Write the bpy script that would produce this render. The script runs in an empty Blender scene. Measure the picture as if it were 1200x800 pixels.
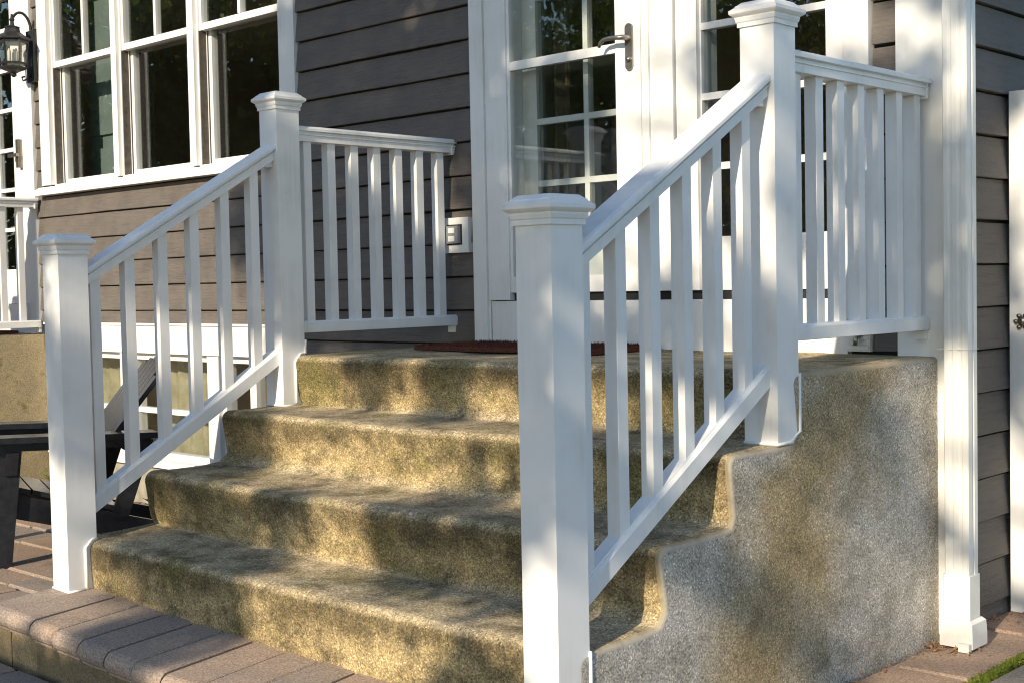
import bpy, bmesh, math, random
import numpy as np
from mathutils import Vector, Matrix, noise

R = math.radians
scene = bpy.context.scene
col = scene.collection
random.seed(7)
rng = np.random.default_rng(11)

# ------------------------------------------------------------------ camera
yaw, pitch, roll = R(-43.486), R(-2.441), R(-1.137)
fwd = Vector((math.sin(yaw) * math.cos(pitch), math.cos(yaw) * math.cos(pitch), math.sin(pitch)))
rgt = Vector((math.cos(yaw), -math.sin(yaw), 0))
upv = rgt.cross(fwd)
r2 = math.cos(roll) * rgt + math.sin(roll) * upv
u2 = -math.sin(roll) * rgt + math.cos(roll) * upv
cam = bpy.data.cameras.new('camera')
camo = bpy.data.objects.new('camera', cam)
col.objects.link(camo)
M = Matrix((r2, u2, -fwd)).transposed().to_4x4()
M.translation = Vector((4.0386, -3.8792, 1.1190))
camo.matrix_world = M
cam.sensor_width = 36.0
cam.lens = 1567.76 / 1200 * 36
cam.clip_start = 0.05
cam.clip_end = 2000
scene.camera = camo

# ------------------------------------------------------------------ light
SUN_EL, SUN_AZ = 25.0, 12.5                     # azimuth measured from -y towards +x
S = Vector((math.cos(R(SUN_EL)) * math.sin(R(SUN_AZ)), -math.cos(R(SUN_EL)) * math.cos(R(SUN_AZ)), math.sin(R(SUN_EL))))
world = bpy.data.worlds.new('World')
scene.world = world
world.use_nodes = True
wn = world.node_tree
bg = wn.nodes['Background']
sky = wn.nodes.new('ShaderNodeTexSky')
sky.sky_type = 'NISHITA'
sky.sun_disc = False
sky.sun_elevation = R(SUN_EL)
sky.sun_rotation = math.atan2(S.x, S.y)
sky.air_density = 1.0
sky.dust_density = 0.3
sky.ozone_density = 2.0
wn.links.new(sky.outputs[0], bg.inputs[0])
bg.inputs[1].default_value = 0.15
sun = bpy.data.lights.new('sun', 'SUN')
sun.energy = 4.4
sun.angle = R(0.53)
sun.color = (1.0, 0.86, 0.66)
suno = bpy.data.objects.new('sun', sun)
col.objects.link(suno)
suno.rotation_euler = (-S).to_track_quat('-Z', 'Y').to_euler()
suno.location = (6, -20, 12)
vs = scene.view_settings
vs.view_transform = 'Standard'
vs.look = 'None'
vs.exposure = 0.48
vs.gamma = 1.0
scene.render.engine = 'CYCLES'
scene.cycles.use_denoising = True
scene.cycles.filter_width = 1.1
scene.cycles.max_bounces = 8
scene.cycles.transparent_max_bounces = 12
scene.cycles.caustics_reflective = False
scene.cycles.caustics_refractive = False

# ------------------------------------------------------------------ materials
class NT:
    def __init__(s, name):
        s.m = bpy.data.materials.new(name)
        s.m.use_nodes = True
        s.t = s.m.node_tree
        s.b = s.t.nodes['Principled BSDF']
        s.out = s.t.nodes['Material Output']
    def n(s, typ, **kw):
        x = s.t.nodes.new(typ)
        for k, v in kw.items():
            if k.startswith('i_'):
                key = k[2:].replace('_', ' ')
                x.inputs[key].default_value = v
            else:
                setattr(x, k, v)
        return x
    def l(s, a, b):
        s.t.links.new(a, b)
    def coord(s, which='Object', scale=(1, 1, 1)):
        c = s.n('ShaderNodeTexCoord')
        mp = s.n('ShaderNodeMapping')
        mp.inputs['Scale'].default_value = scale
        s.l(c.outputs[which], mp.inputs['Vector'])
        return mp.outputs[0]
    def world(s, scale=(1, 1, 1)):
        c = s.n('ShaderNodeNewGeometry')
        mp = s.n('ShaderNodeMapping')
        mp.inputs['Scale'].default_value = scale
        s.l(c.outputs['Position'], mp.inputs['Vector'])
        return mp.outputs[0]
    def noise(s, vec, scale, detail=4, rough=0.55):
        x = s.n('ShaderNodeTexNoise')
        x.inputs['Scale'].default_value = scale
        x.inputs['Detail'].default_value = detail
        x.inputs['Roughness'].default_value = rough
        s.l(vec, x.inputs['Vector'])
        return x.outputs['Fac']
    def voro(s, vec, scale, out='Color'):
        x = s.n('ShaderNodeTexVoronoi')
        x.inputs['Scale'].default_value = scale
        s.l(vec, x.inputs['Vector'])
        return x.outputs[out]
    def ramp(s, fac, stops):
        x = s.n('ShaderNodeValToRGB')
        e = x.color_ramp.elements
        while len(e) < len(stops):
            e.new(0.5)
        for i, (p, c) in enumerate(stops):
            e[i].position = p
            e[i].color = (*c, 1) if not isinstance(c, (int, float)) else (c, c, c, 1)
        s.l(fac, x.inputs[0])
        return x.outputs[0]
    def mix(s, fac, a, b, mode='MIX'):
        x = s.n('ShaderNodeMix', data_type='RGBA', blend_type=mode)
        for sock, v in ((x.inputs[0], fac), (x.inputs[6], a), (x.inputs[7], b)):
            if hasattr(v, 'is_output'):
                s.l(v, sock)
            elif isinstance(v, tuple):
                sock.default_value = (*v, 1)
            else:
                sock.default_value = v
        return x.outputs[2]
    def math(s, op, a, b=0.0):
        x = s.n('ShaderNodeMath', operation=op)
        for sock, v in ((x.inputs[0], a), (x.inputs[1], b)):
            if hasattr(v, 'is_output'):
                s.l(v, sock)
            else:
                sock.default_value = v
        return x.outputs[0]
    def bump(s, h, strength, dist):
        x = s.n('ShaderNodeBump')
        x.inputs['Strength'].default_value = strength
        x.inputs['Distance'].default_value = dist
        s.l(h, x.inputs['Height'])
        s.l(x.outputs[0], s.b.inputs['Normal'])
    def set(s, colr=None, rough=None, metal=None, spec=None):
        for key, v in (('Base Color', colr), ('Roughness', rough), ('Metallic', metal), ('Specular IOR Level', spec)):
            if v is None:
                continue
            if hasattr(v, 'is_output'):
                s.l(v, s.b.inputs[key])
            elif isinstance(v, tuple):
                s.b.inputs[key].default_value = (*v, 1)
            else:
                s.b.inputs[key].default_value = v
        return s.m

MAT = {}

def mat_white(name, base, rough, dirt):
    t = NT(name)
    v = t.world()
    a = t.noise(v, 6.0, 5)
    streak = t.noise(t.world((25, 25, 1.5)), 2.0, 4)
    f = t.math('MULTIPLY', t.ramp(a, [(0.42, 0.0), (0.78, 1.0)]), t.ramp(streak, [(0.35, 0.2), (0.75, 1.0)]))
    f = t.math('MULTIPLY', f, dirt)
    c = t.mix(f, base, (0.42, 0.39, 0.32))
    t.set(c, t.ramp(a, [(0.3, rough - 0.06), (0.7, rough + 0.1)]), spec=0.4)
    t.bump(t.noise(t.world((1, 1, 0.25)), 55, 3), 0.08, 0.002)
    return t.m

MAT['vinyl'] = mat_white('white_vinyl', (0.80, 0.80, 0.79), 0.36, 0.5)
MAT['trim'] = mat_white('white_painted_trim', (0.79, 0.785, 0.76), 0.45, 0.45)
MAT['gutter'] = mat_white('white_painted_metal', (0.76, 0.75, 0.71), 0.38, 0.5)
MAT['caulk'] = NT('white_caulk').set((0.85, 0.85, 0.83), 0.6)

def mat_siding():
    t = NT('taupe_painted_clapboard')
    v = t.world()
    oi = t.n('ShaderNodeObjectInfo')
    g = t.noise(t.world((2.2, 2.2, 38)), 3.0, 6, 0.65)
    blot = t.noise(v, 9.0, 5)
    c = t.mix(t.ramp(blot, [(0.3, 0.0), (0.75, 1.0)]), (0.104, 0.092, 0.083), (0.158, 0.138, 0.119))
    c = t.mix(t.math('MULTIPLY', t.ramp(g, [(0.5, 0.0), (0.70, 1.0)]), 0.6), c, (0.062, 0.056, 0.055))
    c = t.mix(t.math('MULTIPLY', oi.outputs['Random'], 0.22), c, (0.19, 0.16, 0.14))
    speck = t.voro(v, 90, 'Distance')
    c = t.mix(t.ramp(speck, [(0.05, 0.22), (0.12, 0.0)]), c, (0.3, 0.28, 0.26))
    t.set(c, t.ramp(blot, [(0.3, 0.55), (0.7, 0.75)]), spec=0.3)
    t.bump(t.math('ADD', g, t.noise(t.world((1, 1, 2.5)), 45, 5, 0.7)), 0.7, 0.005)
    return t.m
MAT['siding'] = mat_siding()

def mat_concrete(name, smooth):
    t = NT(name)
    v = t.world()
    geo = t.n('ShaderNodeNewGeometry')
    sep = t.n('ShaderNodeSeparateXYZ')
    t.l(geo.outputs['Normal'], sep.inputs[0])
    nz = t.math('MULTIPLY', t.math('MAXIMUM', sep.outputs[2], 0.0), 1.0)
    nx = t.math('MAXIMUM', sep.outputs[0], 0.0)
    big = t.noise(v, 2.3, 6, 0.6)
    med = t.noise(v, 7.5, 6, 0.6)
    fine = t.noise(v, 60, 4, 0.7)
    # algae on risers, greyer treads, grey flank with brown streak
    ris = t.mix(t.ramp(big, [(0.35, 0.0), (0.62, 1.0)]), (0.45, 0.35, 0.185), (0.31, 0.235, 0.12))
    trd = t.mix(t.ramp(med, [(0.35, 0.0), (0.65, 1.0)]), (0.49, 0.40, 0.255), (0.38, 0.305, 0.19))
    gry = t.mix(t.ramp(big, [(0.35, 0.0), (0.65, 1.0)]), (0.50, 0.465, 0.41), (0.42, 0.39, 0.34))
    brn = t.mix(t.ramp(med, [(0.3, 0.0), (0.7, 1.0)]), (0.40, 0.30, 0.15), (0.27, 0.20, 0.10))
    pos = t.n('ShaderNodeSeparateXYZ')
    t.l(v, pos.inputs[0])
    # brown stain on the flank: a diagonal weathered band, nearer the treads
    band = t.math('ADD', t.math('MULTIPLY', pos.outputs[1], 0.62), t.math('MULTIPLY', pos.outputs[2], -0.35))
    band = t.math('ADD', band, t.math('MULTIPLY', t.noise(v, 3.2, 5), 0.55))
    bandm = t.ramp(band, [(0.0, 0.0), (1.0, 1.0)])
    bm_ = t.n('ShaderNodeMapRange', i_From_Min=-0.62, i_From_Max=-0.15)
    t.l(band, bm_.inputs[0])
    stain = t.ramp(bm_.outputs[0], [(0.0, 0.0), (0.32, 0.8), (0.6, 0.85), (1.0, 0.0)])
    flank = t.mix(stain, gry, brn)
    c = t.mix(t.ramp(nz, [(0.25, 0.0), (0.95, 1.0)]), ris, trd)
    c = t.mix(t.ramp(nx, [(0.5, 0.0), (0.85, 1.0)]), c, flank)
    # dirt runs below each nosing, ragged lower edge
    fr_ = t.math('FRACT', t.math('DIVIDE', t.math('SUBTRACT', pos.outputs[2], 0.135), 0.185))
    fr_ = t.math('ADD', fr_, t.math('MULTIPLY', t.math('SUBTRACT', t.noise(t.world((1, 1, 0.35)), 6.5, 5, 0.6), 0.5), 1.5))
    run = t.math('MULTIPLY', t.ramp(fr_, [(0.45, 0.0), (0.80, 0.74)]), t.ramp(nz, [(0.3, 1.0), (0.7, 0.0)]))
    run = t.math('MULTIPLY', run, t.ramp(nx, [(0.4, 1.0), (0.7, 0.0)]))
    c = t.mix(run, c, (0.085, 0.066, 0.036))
    # moss where it holds damp
    nfl = t.ramp(nx, [(0.4, 1.0), (0.8, 0.42)])
    moss = t.math('MULTIPLY', t.math('MULTIPLY', t.ramp(t.noise(v, 4.2, 7, 0.65), [(0.49, 0.0), (0.64, 1.0)]), 0.68), nfl)
    c = t.mix(moss, c, (0.115, 0.110, 0.035))
    dk = t.math('MULTIPLY', t.ramp(t.noise(t.world((1.6, 1.6, 2.4)), 5.0, 7, 0.7), [(0.46, 0.0), (0.64, 1.0)]), 0.74)
    c = t.mix(t.math('MULTIPLY', dk, nfl), c, (0.075, 0.062, 0.038))
    if smooth:
        c = t.mix(0.35, c, (0.40, 0.35, 0.26))
        c = t.mix(t.math('MULTIPLY', t.ramp(fine, [(0.4, 0.0), (0.7, 1.0)]), 0.2), c, (0.2, 0.17, 0.11))
        t.set(c, 0.85, spec=0.2)
        t.bump(t.math('ADD', fine, med), 0.35, 0.006)
        return t.m
    cell = t.voro(v, 240, 'Color')
    sc = t.n('ShaderNodeSeparateColor')
    t.l(cell, sc.inputs[0])
    g1 = t.ramp(sc.outputs[0], [(0.0, 0.50), (0.25, 0.80), (0.7, 1.06), (0.93, 1.28), (1.0, 1.8)])
    big_st = t.ramp(t.voro(v, 120, 'Distance'), [(0.10, 1.18), (0.30, 1.0), (0.62, 0.90)])
    c = t.mix(1.0, c, g1, 'MULTIPLY')
    c = t.mix(1.0, c, big_st, 'MULTIPLY')
    sc2 = t.n('ShaderNodeSeparateColor')
    t.l(t.voro(v, 330, 'Color'), sc2.inputs[0])
    c = t.mix(1.0, c, t.ramp(sc2.outputs[1], [(0.0, 0.72), (0.5, 1.0), (1.0, 1.3)]), 'MULTIPLY')
    c = t.mix(1.0, c, (1.12, 1.12, 1.12), 'MULTIPLY')
    pit = t.ramp(t.noise(v, 110, 2, 0.8), [(0.66, 0.0), (0.74, 0.75)])
    c = t.mix(pit, c, (0.05, 0.04, 0.028))
    t.set(c, 0.9, spec=0.12)
    t.bump(t.math('ADD', sc.outputs[0], t.math('MULTIPLY', med, 2.0)), 0.15, 0.004)
    return t.m
MAT['concrete'] = mat_concrete('exposed_aggregate_concrete', False)
MAT['concrete_edge'] = mat_concrete('smooth_trowelled_concrete', True)

def mat_paver(name, c1, c2, c3, moss=0.25):
    t = NT(name)
    v = t.world()
    oi = t.n('ShaderNodeObjectInfo')
    c = t.ramp(oi.outputs['Random'], [(0.0, c1), (0.5, c2), (1.0, c3)])
    n1 = t.noise(v, 11, 6, 0.65)
    c = t.mix(t.ramp(n1, [(0.35, 0.0), (0.7, 0.55)]), c, c1)
    gr = t.ramp(t.noise(v, 170, 3, 0.85), [(0.3, 0.42), (0.5, 0.95), (0.72, 1.6)])
    c = t.mix(1.0, c, gr, 'MULTIPLY')
    mo = t.ramp(t.noise(v, 8, 6, 0.7), [(0.56, 0.0), (0.72, moss)])
    c = t.mix(mo, c, (0.11, 0.105, 0.03))
    t.set(c, 0.88, spec=0.2)
    t.bump(t.math('ADD', t.noise(v, 120, 4, 0.8), n1), 0.5, 0.004)
    return t.m
MAT['paver'] = mat_paver('bullnose_paver', (0.29, 0.245, 0.21), (0.45, 0.325, 0.23), (0.37, 0.295, 0.235), 0.4)
MAT['paver_face'] = mat_paver('riser_block', (0.22, 0.17, 0.10), (0.42, 0.31, 0.17), (0.17, 0.13, 0.08), 0.7)
MAT['flag'] = mat_paver('patio_paver', (0.24, 0.22, 0.205), (0.38, 0.265, 0.185), (0.31, 0.26, 0.22), 0.4)
MAT['redflag'] = mat_paver('brown_border_paver', (0.30, 0.215, 0.165), (0.38, 0.27, 0.195), (0.34, 0.26, 0.20), 0.3)
MAT['walk'] = mat_paver('grey_walk_slab', (0.17, 0.165, 0.15), (0.19, 0.18, 0.165), (0.16, 0.15, 0.135), 0.35)

def simple(name, c, rough=0.6, metal=0.0, var=0.3, sc=20, bump=0.2, spec=0.4):
    t = NT(name)
    v = t.world()
    n1 = t.noise(v, sc, 5)
    k = t.ramp(n1, [(0.3, 1 - var), (0.7, 1 + var)])
    cc = t.mix(1.0, c, k, 'MULTIPLY')
    t.set(cc, rough, metal, spec)
    if bump:
        t.bump(t.noise(v, sc * 4, 4), bump, 0.003)
    return t.m
MAT['black'] = simple('black_poly_lumber', (0.016, 0.018, 0.023), 0.27, 0, 0.3, 30, 0.15, 0.5)
MAT['iron'] = simple('weathered_black_iron', (0.03, 0.03, 0.032), 0.5, 0.3, 0.4, 40, 0.3)
MAT['nickel'] = simple('brushed_bronze_nickel', (0.34, 0.31, 0.27), 0.34, 0.9, 0.2, 60, 0.05)
MAT['mat'] = simple('rust_coir_mat', (0.115, 0.045, 0.03), 0.95, 0, 0.5, 160, 0.9, 0.1)
MAT['dark'] = simple('dark_void', (0.02, 0.02, 0.02), 0.8, 0, 0.2, 10, 0)
MAT['room'] = simple('room_wall', (0.36, 0.32, 0.28), 0.8, 0, 0.2, 3, 0)
MAT['soil'] = simple('garden_soil', (0.10, 0.072, 0.05), 0.95, 0, 0.5, 25, 1.0, 0.1)
MAT['lawn'] = simple('lawn_grass', (0.055, 0.085, 0.025), 0.95, 0, 0.45, 7, 1.0, 0.1)
MAT['curtain'] = simple('linen_curtain', (0.33, 0.29, 0.24), 0.9, 0, 0.2, 60, 0.2, 0.1)
MAT['drape'] = simple('brown_drape', (0.16, 0.115, 0.085), 0.9, 0, 0.25, 60, 0.2, 0.1)
MAT['blind'] = simple('pale_green_blind', (0.36, 0.325, 0.225), 0.8, 0, 0.3, 12, 0.1, 0.2)
MAT['liner'] = simple('shaded_jamb_track', (0.10, 0.085, 0.07), 0.6, 0, 0.3, 30, 0.1)  # grey liner colour, darkened to hold the shadow inside the tracks
MAT['teal'] = simple('teal_reflection', (0.17, 0.215, 0.205), 0.55, 0, 0.15, 8, 0.1)
MAT['greyplastic'] = simple('grey_plastic', (0.22, 0.23, 0.24), 0.45, 0, 0.1, 30, 0.05)
MAT['found'] = simple('foundation_render', (0.32, 0.29, 0.23), 0.9, 0, 0.25, 14, 0.6, 0.1)
MAT['stoop'] = mat_paver('smooth_weathered_concrete', (0.25, 0.215, 0.15), (0.42, 0.34, 0.20), (0.40, 0.33, 0.20), 0.9)
MAT['moss'] = simple('bright_moss', (0.125, 0.155, 0.022), 0.95, 0, 0.4, 90, 0.5, 0.1)
MAT['bark'] = simple('tree_bark', (0.085, 0.065, 0.048), 0.92, 0, 0.4, 14, 1.0, 0.1)
MAT['roof'] = simple('roof_shingle', (0.07, 0.065, 0.06), 0.9, 0, 0.3, 20, 0.5)
MAT['candle'] = simple('ivory_candle', (0.7, 0.66, 0.55), 0.5, 0, 0.05, 20, 0)

def mat_leaf(name, c1, c2, trans=0.35):
    t = NT(name)
    g = t.n('ShaderNodeNewGeometry')
    c = t.mix(g.outputs['Random Per Island'], c1, c2)
    t.set(c, 0.5, spec=0.35)
    tr = t.n('ShaderNodeBsdfTranslucent')
    t.l(t.mix(0.6, c, (0.16, 0.22, 0.03)), tr.inputs[0])
    mx = t.n('ShaderNodeMixShader')
    mx.inputs[0].default_value = trans
    t.l(t.b.outputs[0], mx.inputs[1])
    t.l(tr.outputs[0], mx.inputs[2])
    t.l(mx.outputs[0], t.out.inputs[0])
    return t.m
MAT['leaf'] = mat_leaf('tree_leaf', (0.045, 0.075, 0.018), (0.085, 0.12, 0.028))
MAT['belt_leaf'] = mat_leaf('sunlit_belt_leaf', (0.07, 0.11, 0.022), (0.13, 0.18, 0.035), 0.5)  # leaf colour lifted so the belt looks sunlit when reflected in the glass
MAT['plant'] = mat_leaf('bed_plant_leaf', (0.07, 0.12, 0.03), (0.14, 0.19, 0.04), 0.3)
MAT['sprig'] = mat_leaf('yellow_green_sprig', (0.17, 0.20, 0.03), (0.26, 0.27, 0.05), 0.3)
MAT['litter'] = mat_leaf('fallen_leaf', (0.30, 0.13, 0.05), (0.42, 0.24, 0.13), 0.1)
MAT['gravel'] = mat_leaf('pinkish_stone_chips', (0.26, 0.19, 0.16), (0.42, 0.34, 0.29), 0.0)

def mat_glass(name, tint, refl=1.0):
    t = NT(name)
    fr = t.n('ShaderNodeFresnel')
    gg = t.n('ShaderNodeNewGeometry')
    # both faces of a pane reflect alike (no total reflection inside the thin sheet)
    t.l(t.math('SUBTRACT', 1.5, t.math('MULTIPLY', gg.outputs['Backfacing'], 0.83333)), fr.inputs['IOR'])
    v = t.world()
    bp = t.n('ShaderNodeBump')
    bp.inputs['Strength'].default_value = 0.03
    bp.inputs['Distance'].default_value = 0.01
    t.l(t.noise(v, 3.0, 2), bp.inputs['Height'])
    tr = t.n('ShaderNodeBsdfTransparent')
    tr.inputs[0].default_value = (*tint, 1)
    gl = t.n('ShaderNodeBsdfGlossy')
    gl.inputs['Roughness'].default_value = 0.0
    t.l(bp.outputs[0], gl.inputs['Normal'])
    mx = t.n('ShaderNodeMixShader')
    f = t.math('MULTIPLY', fr.outputs[0], 1.9 * refl)
    t.l(f, mx.inputs[0])
    t.l(tr.outputs[0], mx.inputs[1])
    t.l(gl.outputs[0], mx.inputs[2])
    t.l(mx.outputs[0], t.out.inputs[0])
    return t.m
MAT['glass'] = mat_glass('window_glass', (0.95, 0.97, 0.96))
MAT['lglass'] = mat_glass('lantern_glass', (0.85, 0.85, 0.82))

# ------------------------------------------------------------------ mesh helpers
WL = {}                                           # world location of every object made here

def thing(name, loc, label, cat, group=None, kind=None):
    o = bpy.data.objects.new(name, None)
    o.empty_display_size = 0.1
    col.objects.link(o)
    o.location = loc
    WL[o] = Vector(loc)
    tag(o, label, cat, group, kind)
    return o

def tag(o, label=None, cat=None, group=None, kind=None):
    if label: o['label'] = label
    if cat: o['category'] = cat
    if group: o['group'] = group
    if kind: o['kind'] = kind
    return o

def link_mesh(name, me, mats, parent=None, loc=(0, 0, 0)):
    o = bpy.data.objects.new(name, me)
    col.objects.link(o)
    if not isinstance(mats, (list, tuple)):
        mats = [mats]
    if not me.materials:
        for m in mats:
            me.materials.append(MAT[m])
    loc = Vector(loc)
    WL[o] = loc
    if parent:
        o.parent = parent
        o.location = loc - WL[parent]
    else:
        o.location = loc
    return o

def done(name, bm, mats, parent=None, bevel=0.0, smooth=False, seg=1):
    """bmesh in world coordinates -> object with its origin at the bottom centre of its box"""
    if bevel:
        es = [e for e in bm.edges if len(e.link_faces) == 2 and e.calc_face_angle(0) > 0.5]
        if es:
            bmesh.ops.bevel(bm, geom=es, offset=bevel, segments=seg, profile=0.5, affect='EDGES', clamp_overlap=True)
    xs = [v.co for v in bm.verts]
    lo = Vector((min(c.x for c in xs), min(c.y for c in xs), min(c.z for c in xs)))
    hi = Vector((max(c.x for c in xs), max(c.y for c in xs), max(c.z for c in xs)))
    c = Vector(((lo.x + hi.x) / 2, (lo.y + hi.y) / 2, lo.z))
    bmesh.ops.translate(bm, verts=bm.verts, vec=-c)
    bmesh.ops.recalc_face_normals(bm, faces=bm.faces)
    me = bpy.data.meshes.new(name)
    bm.to_mesh(me)
    bm.free()
    if smooth:
        me.polygons.foreach_set('use_smooth', [True] * len(me.polygons))
    return link_mesh(name, me, mats, parent, c)

def box(bm, x0, x1, y0, y1, z0, z1):
    vv = [bm.verts.new((x, y, z)) for z in (z0, z1) for y in (y0, y1) for x in (x0, x1)]
    for f in ((0, 1, 3, 2), (4, 6, 7, 5), (0, 4, 5, 1), (2, 3, 7, 6), (0, 2, 6, 4), (1, 5, 7, 3)):
        bm.faces.new([vv[i] for i in f])
    return vv

def obox(name, dims, m, parent=None, bevel=0.003, seg=1):
    bm = bmesh.new()
    box(bm, *dims)
    return done(name, bm, m, parent, bevel, seg=seg)

def prism(bm, poly, axis, a, b):
    """polygon in the plane across `axis` swept from a to b ('x': poly=(y,z); 'y': (x,z); 'z': (x,y))"""
    def P(p, t):
        return {'x': (t, p[0], p[1]), 'y': (p[0], t, p[1]), 'z': (p[0], p[1], t)}[axis]
    A = [bm.verts.new(P(p, a)) for p in poly]
    B = [bm.verts.new(P(p, b)) for p in poly]
    n = len(poly)
    for i in range(n):
        bm.faces.new((A[i], A[(i + 1) % n], B[(i + 1) % n], B[i]))
    bm.faces.new(A[::-1])
    bm.faces.new(B)

def loft(bm, rings, cap=True, closed=True):
    vr = [[bm.verts.new(p) for p in r] for r in rings]
    for a, b in zip(vr, vr[1:]):
        n = len(a)
        for i in range(n if closed else n - 1):
            bm.faces.new((a[i], a[(i + 1) % n], b[(i + 1) % n], b[i]))
    if cap:
        bm.faces.new(vr[0][::-1])
        bm.faces.new(vr[-1])
    return vr

def tube(bm, pts, rad, n=8):
    pts = [Vector(p) for p in pts]
    if not hasattr(rad, '__len__'):
        rad = [rad] * len(pts)
    rings = []
    ref = Vector((0.3, 0.2, 1)).normalized()
    for i, p in enumerate(pts):
        d = (pts[min(i + 1, len(pts) - 1)] - pts[max(i - 1, 0)]).normalized()
        if abs(d.dot(ref)) > 0.95:
            rf = Vector((1, 0.1, 0))
        else:
            rf = ref
        a = d.cross(rf).normalized()
        b = d.cross(a)
        ri_ = float(rad[i])
        rings.append([p + (a * math.cos(2 * math.pi * k / n) + b * math.sin(2 * math.pi * k / n)) * ri_ for k in range(n)])
    loft(bm, rings)

# ================================================================== GROUND
def grid_sheet(name, x0, x1, y0, y1, z, n, m, kind, amp=0.0):
    bm = bmesh.new()
    vs_ = [[bm.verts.new((x0 + (x1 - x0) * i / n, y0 + (y1 - y0) * j / n,
                          z + amp * noise.noise(Vector((i * 0.9, j * 0.9, 3))))) for i in range(n + 1)] for j in range(n + 1)]
    for j in range(n):
        for i in range(n):
            bm.faces.new((vs_[j][i], vs_[j][i + 1], vs_[j + 1][i + 1], vs_[j + 1][i]))
    return tag(done(name, bm, m), kind=kind)
gnd = grid_sheet('ground', -400, 400, -400, 400, -0.11, 8, 'lawn', 'structure')
gnd['label'] = 'wide grassy ground running out to the horizon'
bed = grid_sheet('garden_bed', -3.44, -0.02, -0.62, 0.0, -0.035, 20, 'soil', 'structure', 0.03)
bed['label'] = 'brown soil bed along the basement windows'
base = obox('patio_base', (-6.0, 5.5, -6.2, -0.62, -0.109, -0.045), 'soil', None, 0)
tag(base, 'sandy bedding under the patio pavers', kind='structure')
base2 = obox('walk_base', (2.17, 5.5, -0.619, 8.0, -0.109, -0.045), 'soil', None, 0)
tag(base2, 'sandy bedding under the side walk', kind='structure')

# patio pavers, laid in running courses of uneven stones
patio = tag(obox('patio', (-3.44, 2.1, -4.3, -0.63, -0.0449, -0.032), 'soil', None, 0), 'paver patio of grey and brown stones', kind='structure')
def paver_mesh(w, d, h, bev, name):
    bm = bmesh.new()
    box(bm, -w / 2, w / 2, -d / 2, d / 2, 0, h)
    for v in bm.verts:
        if v.co.z > 0:
            v.co.x += random.uniform(-.004, .004)
            v.co.y += random.uniform(-.004, .004)
    bmesh.ops.bevel(bm, geom=[e for e in bm.edges], offset=bev, segments=1, affect='EDGES')
    bmesh.ops.recalc_face_normals(bm, faces=bm.faces)
    me = bpy.data.meshes.new(name)
    bm.to_mesh(me)
    bm.free()
    return me
PM = {}
y = -4.28
row = 0
npv = 0
while y < -0.66:
    d = (0.30, 0.22, 0.30, 0.15)[row % 4]
    d = min(d, -0.63 - y)
    x = -3.42 + random.uniform(-.2, 0)
    while x < 2.05:
        w = random.choice((0.30, 0.38, 0.22, 0.45))
        cx, cy = x + w / 2, y + d / 2
        vis = (cx < -0.1 or cy < -2.0) and not (cx > -0.1 and cy > -2.0)
        if vis and npv < 290:
            k = (round(w, 2), round(d, 2))
            if k not in PM:
                PM[k] = paver_mesh(w - .012, d - .012, .04, .006, 'paver')
            o = link_mesh('paver', PM[k], 'flag', patio, (cx, cy, -0.036 + random.uniform(-.003, .003)))
            o.rotation_euler = (random.uniform(-.006, .006), random.uniform(-.006, .006), random.uniform(-.01, .01))
            npv += 1
        x += w
    y += d
    row += 1

# right-hand border pavers, moss joint, walk
brd = tag(obox('border_path', (2.18, 2.425, -4.3, 7.0, -0.0445, -0.032), 'soil', None, 0), 'brown paver border beside the steps', kind='structure')
y = -4.2
while y < 3.0:
    d = random.choice((0.42, 0.55, 0.36))
    me = paver_mesh(0.226, d - .008, .042, .008, 'paver')
    o = link_mesh('paver', me, 'redflag', brd, (2.305, y + d / 2, -0.038 + random.uniform(-.002, .002)))
    o.rotation_euler = (random.uniform(-.006, .006), random.uniform(-.006, .006), 0)
    y += d
walk = tag(obox('walk', (2.46, 5.4, -4.3, 7.0, -0.0445, -0.034), 'soil', None, 0), 'grey slab walk past the house corner', kind='structure')
y = -4.2
while y < 3.0:
    for x0 in (2.47, 3.08, 3.69, 4.30, 4.91):
        me = PM.get('walk')
        if me is None:
            me = PM['walk'] = paver_mesh(0.595, 0.595, .036, .006, 'slab')
        o = link_mesh('slab', me, 'walk', walk, (x0 + .3, y + .3, -0.0345 + random.uniform(-.002, .002)))
    y += 0.61

# ================================================================== CONCRETE STEPS
XL, XR = -0.02, 2.173
RUN, RISE = 0.2883, 0.185
NOSE = [-1.721, -1.433, -1.145, -0.857]           # three steps and the porch deck
TOP = [0.32, 0.505, 0.69, 0.875]
WOB = [([0, .4, .93, 1.6, 2.1], [.012, -.004, -.012, -.014, -.008]),
       ([0, .58, 1.35, 1.73, 2.15], [-.012, -.03, -.026, -.006, 0]),
       ([0, .36, 1.07, 1.43, 2.15], [.014, -.002, -.028, .006, -.004]),
       ([0, .5, 1.2, 2.15], [-.014, -.016, -.010, 0])]

def profile():
    pts = []                                        # (y, z, step)
    rn, ri = 0.033, 0.014
    zf = -0.10
    for k in range(4):
        yn, zt = NOSE[k], TOP[k]
        yf = yn + 0.022
        for t in np.linspace(0, 1, 9)[1 if k else 0:-1]:
            z = zf + (zt - rn - zf) * t
            pts.append((yf + (yn - yf) * min(1, max(0, t)), z, k))
        for a in np.linspace(0, 90, 6):
            pts.append((yn + rn - rn * math.cos(R(a)), zt - rn + rn * math.sin(R(a)), k))
        yend = NOSE[k + 1] + 0.022 - ri if k < 3 else -0.004
        for t in np.linspace(0, 1, 10 if k < 3 else 22)[1:]:
            sag = -0.004 * math.sin(math.pi * t)
            pts.append((yn + rn + (yend - yn - rn) * t, zt + sag + 0.004 * (t if k < 3 else 0), k))
        zf = zt + ri
    return pts

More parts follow.
